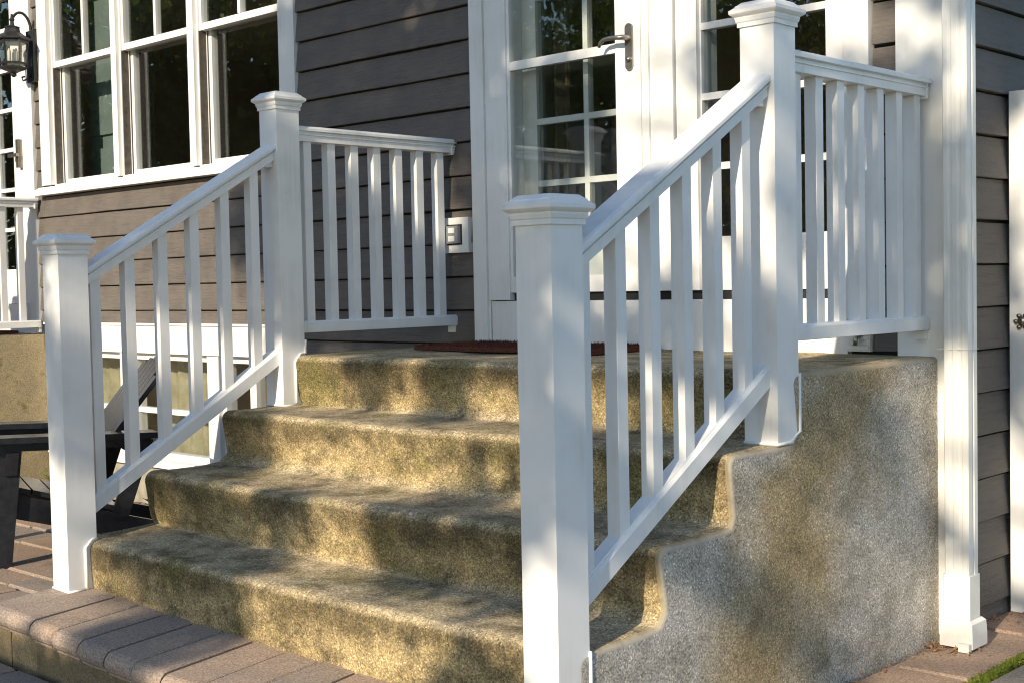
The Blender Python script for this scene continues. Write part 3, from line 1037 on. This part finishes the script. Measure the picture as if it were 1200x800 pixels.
loft(bm, [ring6(r_, z) for r_, z in ((0.078, 2.438), (0.076, 2.430), (0.058, 2.420), (0.030, 2.410), (0.014, 2.400), (0.018, 2.392), (0.006, 2.380))])
done('bowl_base', bm, 'iron', lan)
for k in range(6):
    bm = bmesh.new()
    a, b = 2 * math.pi * k / 6, 2 * math.pi * (k + 1) / 6
    q = [(lx + r_ * math.cos(t), ly + r_ * math.sin(t), z) for r_, t, z in ((.0705, a, 2.44), (.0705, b, 2.44), (.081, b, 2.59), (.081, a, 2.59))]
    bm.faces.new([bm.verts.new(p) for p in q])
    done('pane', bm, 'lglass', lan)
for k in range(3):
    a = 2 * math.pi * k / 3 + .4
    bm = bmesh.new()
    tube(bm, [(lx + .022 * math.cos(a), ly + .022 * math.sin(a), 2.438), (lx + .022 * math.cos(a), ly + .022 * math.sin(a), 2.525), (lx + .022 * math.cos(a), ly + .022 * math.sin(a), 2.545)], [.011, .011, .004], 8)
    done('candle', bm, 'candle', lan, smooth=True)

# ================================================================== OUTLET BOX, MAT, DOWNSPOUT, FENCE
ob = thing('outlet_box', (0.083, -0.02, 1.25), 'white outlet mounting block with grey cover on the siding beside the door', 'outlet')
bm = bmesh.new()
box(bm, 0.010, 0.158, -0.034, -0.006, 1.252, 1.396)
done('mounting_block', bm, 'trim', ob, .005)
bm = bmesh.new()
box(bm, 0.034, 0.122, -0.0355, -0.0342, 1.284, 1.368)
done('gasket', bm, 'dark', ob)
bm = bmesh.new()
box(bm, 0.042, 0.114, -0.052, -0.0356, 1.290, 1.362)
cov = done('cover', bm, 'greyplastic', ob, .006)
for zz in (1.309, 1.343):
    obox('socket', (0.060, 0.096, -0.0545, -0.0522, zz - .011, zz + .011), 'gutter', cov, .002)

dm = bmesh.new()
box(dm, 0.235, 1.125, -0.415, -0.045, 0.876, 0.892)
matb = done('doormat', dm, 'mat', None, .004)
tag(matb, 'dark rust coir doormat in front of the glazed door', 'doormat')
bm = bmesh.new()
for _ in range(5200):
    x_, y_ = random.uniform(.238, 1.122), random.uniform(-.412, -.048)
    h_ = random.uniform(.004, .012)
    dx, dy = random.uniform(-.005, .005), random.uniform(-.005, .005)
    a = random.uniform(0, 3.14)
    cx_, sx_ = .002 * math.cos(a), .002 * math.sin(a)
    bm.faces.new([bm.verts.new(p) for p in ((x_ - cx_, y_ - sx_, .891), (x_ + cx_, y_ + sx_, .891), (x_ + dx, y_ + dy, .892 + h_))])
pile = done('bristle_pile', bm, 'mat', matb)
pile['kind'] = 'stuff'

ds = thing('downspout', (2.265, -0.07, 0.0), 'white square metal downspout at the house corner', 'downspout')
def rect_tube(name, x0, x1, y0, y1, zs, parent, m='gutter', grooves=True):
    def ring(z, g=0.0):
        w = x1 - x0
        e = 0.004
        p = [(x0 + e, y0), (x0 + w * .22, y0), (x0 + w * .26, y0 + .0018), (x0 + w * .36, y0 + .0018), (x0 + w * .40, y0), (x0 + w * .60, y0), (x0 + w * .64, y0 + .0018),
             (x0 + w * .74, y0 + .0018), (x0 + w * .78, y0), (x1 - e, y0), (x1, y0 + e), (x1, y0 + .028), (x1 - .003, y0 + .031), (x1 - .003, y0 + .040), (x1, y0 + .043), (x1, y1 - e), (x1 - e, y1), (x0 + e, y1), (x0, y1 - e), (x0, y0 + e)]
        if not grooves:
            p = [(x0 + e, y0), (x1 - e, y0), (x1, y0 + e), (x1, y1 - e), (x1 - e, y1), (x0 + e, y1), (x0, y1 - e), (x0, y0 + e)]
        return [(a, b, z) for a, b in p]
    bm = bmesh.new()
    loft(bm, [ring(z) for z in zs])
    return done(name, bm, m, parent)
rect_tube('pipe', 2.226, 2.302, -0.098, -0.030, [0.20, 1.2, 2.4, ZTOP - .08], ds)
rect_tube('sleeve', 2.222, 2.306, -0.102, -0.027, [0.095, 0.225], ds, grooves=False)
bm = bmesh.new()
rg = []
for z, g in ((0.012, .012), (0.050, .012), (0.085, .010), (0.094, .002)):
    rg.append([(2.222 - g * .4, -0.102 - g, z), (2.306 + g * 1.2, -0.102 - g, z), (2.306 + g * 1.2, -0.025 + g, z), (2.222 - g * .4, -0.025 + g, z)])
loft(bm, rg)
boot = done('boot', bm, 'gutter', ds, .003)
obox('foot_flap', (2.285, 2.318, -0.135, -0.117, 0.006, 0.030), 'gutter', boot, .004)
for zz in (0.9, 2.1):
    obox('strap', (2.197, 2.3045, -0.1005, -0.0275, zz, zz + .001), 'gutter', ds, 0)
obox('gutter_outlet', (2.20, 2.33, -0.30, -0.02, ZTOP - .08, ZTOP + .005), 'gutter', ds, .006)

FY = 0.46
fen = thing('vinyl_fence', (2.9, FY, 0.0), 'tall white vinyl fence panel meeting the side wall of the house', 'fence')
obox('post', (2.200, 2.315, FY - .02, FY + .095, -0.03, 1.715), 'vinyl', fen, .006)
for k in range(9):
    obox('plank', (2.317 + k * .152, 2.317 + k * .152 + .149, FY + .02, FY + .06, 0.03, 1.70), 'vinyl', fen, .004)
obox('fence_rail', (2.316, 3.70, FY + .012, FY + .068, 1.701, 1.745), 'vinyl', fen, .006)
bm = bmesh.new()
c0 = Vector((2.245, FY - .021, 0.965))
tube(bm, [c0 + Vector((0, .002, 0)), c0 + Vector((0, -.012, 0))], [.017, .014], 14)
for a in np.linspace(0, 360, 7)[:-1]:
    p_ = c0 + Vector((.021 * math.cos(R(a)), -.004, .021 * math.sin(R(a))))
    tube(bm, [p_ + Vector((0, .006, 0)), p_ + Vector((0, -.008, 0))], .007, 8)
latch = done('latch_plate', bm, 'nickel', fen, smooth=True)

# ================================================================== ADIRONDACK CHAIR
cfw = Vector((-0.35, -0.94, 0)).normalized()       # the way it faces
crt = Vector((0.94, -0.35, 0)).normalized()        # its side nearer the steps
CC = Vector((-1.41, -0.96, 0.004))                 # middle of the seat on the ground
chair = thing('adirondack_chair', CC, 'black slatted adirondack chair on the patio beside the left newel post', 'chair')
def cp(f, r_, z):
    return CC + (cfw * f + crt * r_ + Vector((0, 0, z))) * 0.94
def plank(name, pts8, m='black', parent=chair, bev=.004):
    bm = bmesh.new()
    loft(bm, [pts8[:4], pts8[4:]])
    return done(name, bm, m, parent, bev)
def slab(name, a, b, width_dir, w, thick_dir, t, parent=chair):
    a, b = Vector(a), Vector(b)
    wd, td = width_dir.normalized() * w / 2, thick_dir.normalized() * t / 2
    return plank(name, [a - wd - td, a + wd - td, a + wd + td, a - wd + td, b - wd - td, b + wd - td, b + wd + td, b - wd + td], parent=parent)
UP = Vector((0, 0, 1))
for s_ in (1, -1):
    r_ = 0.29 * s_
    # front leg
    slab('front_leg', cp(0.36, r_ + .035 * s_, 0), cp(0.30, r_ + .035 * s_, 0.535), cfw, 0.085, crt, 0.025)
    # stringer from under the seat front to the ground at the back
    slab('stringer', cp(0.40, r_, 0.285), cp(-0.43, r_, 0.052), UP, 0.10, crt, 0.025)
    # arm and its bracket
    slab('arm', cp(0.47, r_ + .06 * s_, 0.562), cp(-0.32, r_ + .035 * s_, 0.540), crt, 0.135, UP, 0.024)
    slab('arm_apron', cp(0.40, r_ + .035 * s_, 0.526), cp(-0.30, r_ + .035 * s_, 0.507), UP, 0.04, crt, 0.022)
    slab('arm_bracket', cp(0.30, r_ + .075 * s_, 0.50), cp(0.31, r_ + .052 * s_, 0.40), cfw, 0.05, crt, 0.022)
    slab('rear_leg', cp(-0.27, r_ + .03 * s_, 0.515), cp(-0.15, r_ + .03 * s_, 0.17), cfw, 0.075, crt, 0.022)
for k in range(6):
    f_ = 0.36 - k * 0.095
    z_ = 0.350 - k * 0.027
    slab('seat_slat', cp(f_, -0.275, z_), cp(f_, 0.275, z_), cfw + UP * 0.3, 0.085, UP - cfw * .3, 0.02)
bdir = (-cfw * 0.62 + UP * 0.785).normalized()
bn = (cfw * 0.785 + UP * 0.62).normalized()
for k in range(7):
    o_ = (k - 3)
    L = 0.68 - 0.010 * o_ * o_
    a = cp(0.04, o_ * 0.074, 0.300)
    b = cp(0.04, o_ * 0.084, 0.300) + bdir * L
    slab('back_slat', a, b, crt, 0.072, bn, 0.02)
slab('back_rail', cp(-0.20, -0.29, 0.50), cp(-0.20, 0.29, 0.50), bdir, 0.06, bn, 0.024)
slab('front_apron', cp(0.395, -0.29, 0.285), cp(0.395, 0.29, 0.285), UP, 0.10, cfw, 0.022)

# ================================================================== PLANTS, LITTER, MOSS
def leaves_mesh(name, P, D, N, L, W, mat, parent=None, label=None):
    """one small bent leaf of two triangles per row of P (base), D (direction), N (normal)"""
    n = len(P)
    side = np.cross(D, N)
    side /= np.linalg.norm(side, axis=1)[:, None] + 1e-9
    v = np.empty((n, 4, 3))
    v[:, 0] = P
    v[:, 1] = P + D * L[:, None] * .5 + side * W[:, None] * .5 + N * (W * .12)[:, None]
    v[:, 2] = P + D * L[:, None]
    v[:, 3] = P + D * L[:, None] * .5 - side * W[:, None] * .5 + N * (W * .12)[:, None]
    c = v.reshape(-1, 3).mean(0)
    c[2] = v[:, :, 2].min()
    v -= c
    me = bpy.data.meshes.new(name)
    me.vertices.add(n * 4)
    me.vertices.foreach_set('co', v.reshape(-1))
    me.loops.add(n * 4)
    me.loops.foreach_set('vertex_index', np.arange(n * 4))
    me.polygons.add(n)
    me.polygons.foreach_set('loop_start', np.arange(n) * 4)
    me.update(calc_edges=True)
    me.validate()
    return link_mesh(name, me, mat, parent, tuple(c))

def unit(n):
    d = rng.normal(size=(n, 3))
    return d / np.linalg.norm(d, axis=1)[:, None]

def flat_scatter(name, pts, mat, size, label, lift=0.006):
    P = np.array(pts)
    n = len(P)
    N = np.tile([0, 0, 1.0], (n, 1)) + rng.normal(size=(n, 3)) * .35
    N /= np.linalg.norm(N, axis=1)[:, None]
    D = np.cross(N, unit(n))
    D /= np.linalg.norm(D, axis=1)[:, None]
    P[:, 2] += rng.uniform(0, lift, n)
    L = rng.uniform(size * .6, size * 1.3, n)
    o = leaves_mesh(name, P, D, N, L, L * .6, mat)
    tag(o, label, kind='stuff')
    o['category'] = 'litter'
    return o
pts = [(random.uniform(-3.3, -.1), random.uniform(-.62, -.08), -0.02) for _ in range(2600)]
flat_scatter('stone_chips', pts, 'gravel', 0.035, 'pinkish stone chips and dry leaves strewn along the basement wall')
pts = [(2.235 + random.gauss(0, .035), -0.135 + random.gauss(0, .03), 0.006) for _ in range(90)]
pts += [(2.19 + abs(random.gauss(0, .015)), random.uniform(-1.2, -.05), 0.006) for _ in range(90)]
pts += [(random.uniform(2.2, 2.42), random.uniform(.25, .45), 0.006) for _ in range(60)]
flat_scatter('leaf_litter', pts, 'litter', 0.014, 'orange crumbs of dead leaves round the downspout foot')
# moss joint: a bumpy low cushion strip
bm = bmesh.new()
n = 420
rg = []
for k in range(n + 1):
    yy = -2.4 + 3.2 * k / n
    w = 0.014 + 0.009 * noise.noise(Vector((yy * 6, 0, 0))) + 0.006 * noise.noise(Vector((yy * 31, 3, 0)))
    cx_ = 2.443 + 0.006 * noise.noise(Vector((yy * 4, 7, 0)))
    rg.append([(cx_ + w * math.cos(R(a)), yy, -0.03 + (0.040 + .012 * noise.noise(Vector((yy * 40, a, 1)))) * math.sin(R(a))) for a in np.linspace(0, 180, 9)])
loft(bm, rg, cap=False, closed=False)
mo = done('moss_strip', bm, 'moss', smooth=True)
tag(mo, 'bright green moss filling the joint between border pavers and grey walk', 'moss', kind='stuff')
P = np.array([(2.443 + random.gauss(0, .008), random.uniform(-2.3, .7), random.uniform(-.010, .004)) for _ in range(5000)])
D = unit(5000) * [.6, .6, .5] + [0, 0, .7]
D /= np.linalg.norm(D, axis=1)[:, None]
tf = leaves_mesh('moss_tufts', P, D, unit(5000), rng.uniform(.006, .014, 5000), rng.uniform(.003, .006, 5000), 'moss', mo)
tf['kind'] = 'stuff'

def bed_plant(name, loc, n, h, spread, mat, label, L=0.07, W=0.025):
    t = thing(name, loc, label, 'plant')
    loc = Vector(loc)
    P, D, Nn = [], [], []
    bm = bmesh.new()
    for k in range(max(4, n // 12)):
        a = random.uniform(0, 6.28)
        tip = loc + Vector((math.cos(a) * spread * random.random(), math.sin(a) * spread * random.random(), h * random.uniform(.5, 1)))
        midp = (loc + tip) / 2 + Vector((0, 0, h * .12))
        tube(bm, [loc, midp, tip], [.004, .003, .0015], 5)
        for _ in range(12):
            u_ = random.uniform(.25, 1)
            q = loc.lerp(tip, u_) + Vector((0, 0, h * .1 * math.sin(u_ * 3)))
            d = Vector((random.gauss(0, 1), random.gauss(0, 1), random.uniform(-.1, 1.2))).normalized()
            P.append(q); D.append(d); Nn.append(Vector((random.gauss(0, .4), random.gauss(0, .4), 1)).normalized())
    done('stem', bm, 'bark', t)
    m_ = len(P)
    leaves_mesh('foliage', np.array(P), np.array(D), np.array(Nn), rng.uniform(L * .6, L * 1.2, m_), rng.uniform(W * .7, W * 1.2, m_), mat, t)
    return t
bed_plant('bed_plant', (-1.05, -0.38, -0.03), 120, 0.26, 0.20, 'plant', 'dark green leafy plant in the bed next to the steps')
bed_plant('bed_plant', (-2.55, -0.42, -0.03), 70, 0.30, 0.12, 'sprig', 'yellow green sprig growing in front of the far stoop flank', 0.06, 0.014)
bed_plant('bed_plant', (-2.85, -0.55, -0.03), 160, 0.12, 0.25, 'sprig', 'low yellow green ground plant at the end of the bed', 0.07, 0.012)
bed_plant('bed_plant', (-1.70, -0.30, -0.03), 80, 0.16, 0.16, 'plant', 'small green plant in the middle of the bed')

# ================================================================== TREES (behind the camera: they shade the steps and show in the glass)
def crown_from_clumps(clumps, per, size, mat, name, parent, squash=0.75):
    P, D, Nn, L = [], [], [], []
    for (c, r_) in clumps:
        k = max(6, int(per * (r_ / 0.3) ** 2))
        d = unit(k) * (rng.uniform(0, 1, k) ** .45)[:, None] * r_ * np.array([1, 1, squash])
        P.append(np.array(c) + d)
        dd = unit(k) + np.array([0, 0, -.35])
        D.append(dd / np.linalg.norm(dd, axis=1)[:, None])
        Nn.append(unit(k))
        L.append(rng.uniform(size * .7, size * 1.3, k))
    P, D, Nn, L = np.concatenate(P), np.concatenate(D), np.concatenate(Nn), np.concatenate(L)
    return leaves_mesh(name, P, D, Nn, L, L * .62, mat, parent)

def grow_limbs(bm, base, top, clumps, r0, nlimb):
    base, top = Vector(base), Vector(top)
    pts = [base.lerp(top, float(t)) + Vector((.12 * math.sin(t * 5), .10 * math.cos(t * 4) - .1, 0)) for t in np.linspace(0, 1, 9)]
    tube(bm, pts, [r0 * (1 - .75 * t) * (1.25 if t == 0 else 1) for t in np.linspace(0, 1, 9)], 10)
    for c, r_ in random.sample(clumps, min(nlimb, len(clumps))):
        c = Vector(c)
        t0 = random.uniform(.3, .95)
        i0 = pts[int(t0 * 8)]
        mid = i0.lerp(c, .5) + Vector((random.gauss(0, .15), random.gauss(0, .15), .15))
        rr_ = r0 * (1 - .75 * t0) * .30
        tube(bm, [i0, mid, c], [rr_, rr_ * .6, rr_ * .18], 6)

# the tree that dapples the steps
def keep(X, Z):
    """share of sunlight let through, where the ray meets the vertical plane y = -1 over the steps"""
    if X < -1.15: return 0.99
    if X < -0.8: return 0.6
    if Z > 1.3:
        if X < 0.95: return 0.09
        if X < 1.3: return 0.35
        if X < 2.45: return 0.62
        return 0.45
    if X < 0.1: return 0.55
    if X < 1.8: return 0.5
    if X < 2.5: return 0.84
    return 0.7
clumps = []
for _ in range(3000):
    X, Z = random.uniform(-1.3, 4.4), random.uniform(-1.2, 4.6)
    lam = -math.log(keep(X, Z)) / 0.095
    if random.random() < lam * (5.7 * 5.8) / 3000:
        Dd = random.uniform(7.2, 9.6)
        p_ = Vector((X, -1.0, Z)) + S * (Dd)
        clumps.append((tuple(p_), random.uniform(.12, .30)))
for _ in range(150):                                # the rest of its crown, above and to the right
    p_ = Vector((random.uniform(2.0, 8.0), random.uniform(-10.5, -7.2), random.uniform(4.5, 9.5)))
    q_ = p_ - S * ((-1.0 - p_.y) / -S.y)
    if q_.x > 3.6 or q_.z > 4.4:
        clumps.append((tuple(p_), random.uniform(.3, .55)))
tr = thing('shade_tree', (6.3, -8.9, -0.1), 'leafy shade tree on the lawn opposite the steps', 'tree', 'trees across the lawn')
bm = bmesh.new()
grow_limbs(bm, (6.3, -8.9, -0.15), (5.6, -8.8, 7.4), clumps, 0.20, 34)
done('trunk', bm, 'bark', tr, smooth=True)
crown_from_clumps(clumps, 520, 0.085, 'leaf', 'crown', tr)

# belt of dense trees that the glass reflects
src = []
for _ in range(150):
    d = Vector((random.gauss(0, 1), random.gauss(0, 1), random.gauss(0, 1))).normalized() * random.uniform(.45, 1)
    src.append(((d.x * 2.1, d.y * 2.1, 3.0 + d.z * 2.6), random.uniform(.45, .75)))
belt = thing('belt_tree', (-7.5, -10.5, -0.1), 'dense dark tree on the lawn, nearest the patio of the belt', 'tree', 'trees across the lawn')
bm = bmesh.new()
off = Vector((-7.5, -10.5, 0))
cl = [((c[0] + off.x, c[1] + off.y, c[2]), r_) for c, r_ in src]
grow_limbs(bm, off + Vector((0, 0, -.15)), off + Vector((.2, .1, 4.2)), cl, 0.2, 26)
b_tr = done('trunk', bm, 'bark', belt, smooth=True)
b_cr = crown_from_clumps(cl, 19, 0.15, 'belt_leaf', 'crown', belt)
spots = [(-11.2, -9.0, 1.15, 1.1, 'tall dark tree standing second along the belt from the patio'),
         (-14.5, -6.6, 1.2, 2.3, 'broad dark tree in the belt, abreast of the far stoop'),
         (-17.5, -3.2, 1.3, 3.9, 'dark tree closing the end of the belt beyond the far stoop'),
         (-5.0, -10.4, 0.95, 4.4, 'dark tree standing apart from the belt towards the shade tree'),
         (-5.6, -14.5, 0.9, 5.1, 'smaller dark tree set back at the lawn side of the belt'),
         (-10.2, -13.6, 1.5, 0.6, 'largest dark tree rising behind the rest of the belt'),
         (-16.0, -10.5, 1.6, 2.9, 'tall dark tree behind the broad one of the belt')]
for x_, y_, sc_, rz, lab in spots:
    r_o = belt.copy()
    col.objects.link(r_o)
    r_o.location = (x_, y_, -0.1)
    r_o.scale = (sc_, sc_, sc_)
    r_o.rotation_euler = (0, 0, rz)
    r_o['label'] = lab
    for ch in (b_tr, b_cr):
        c_ = ch.copy()
        col.objects.link(c_)
        c_.parent = r_o
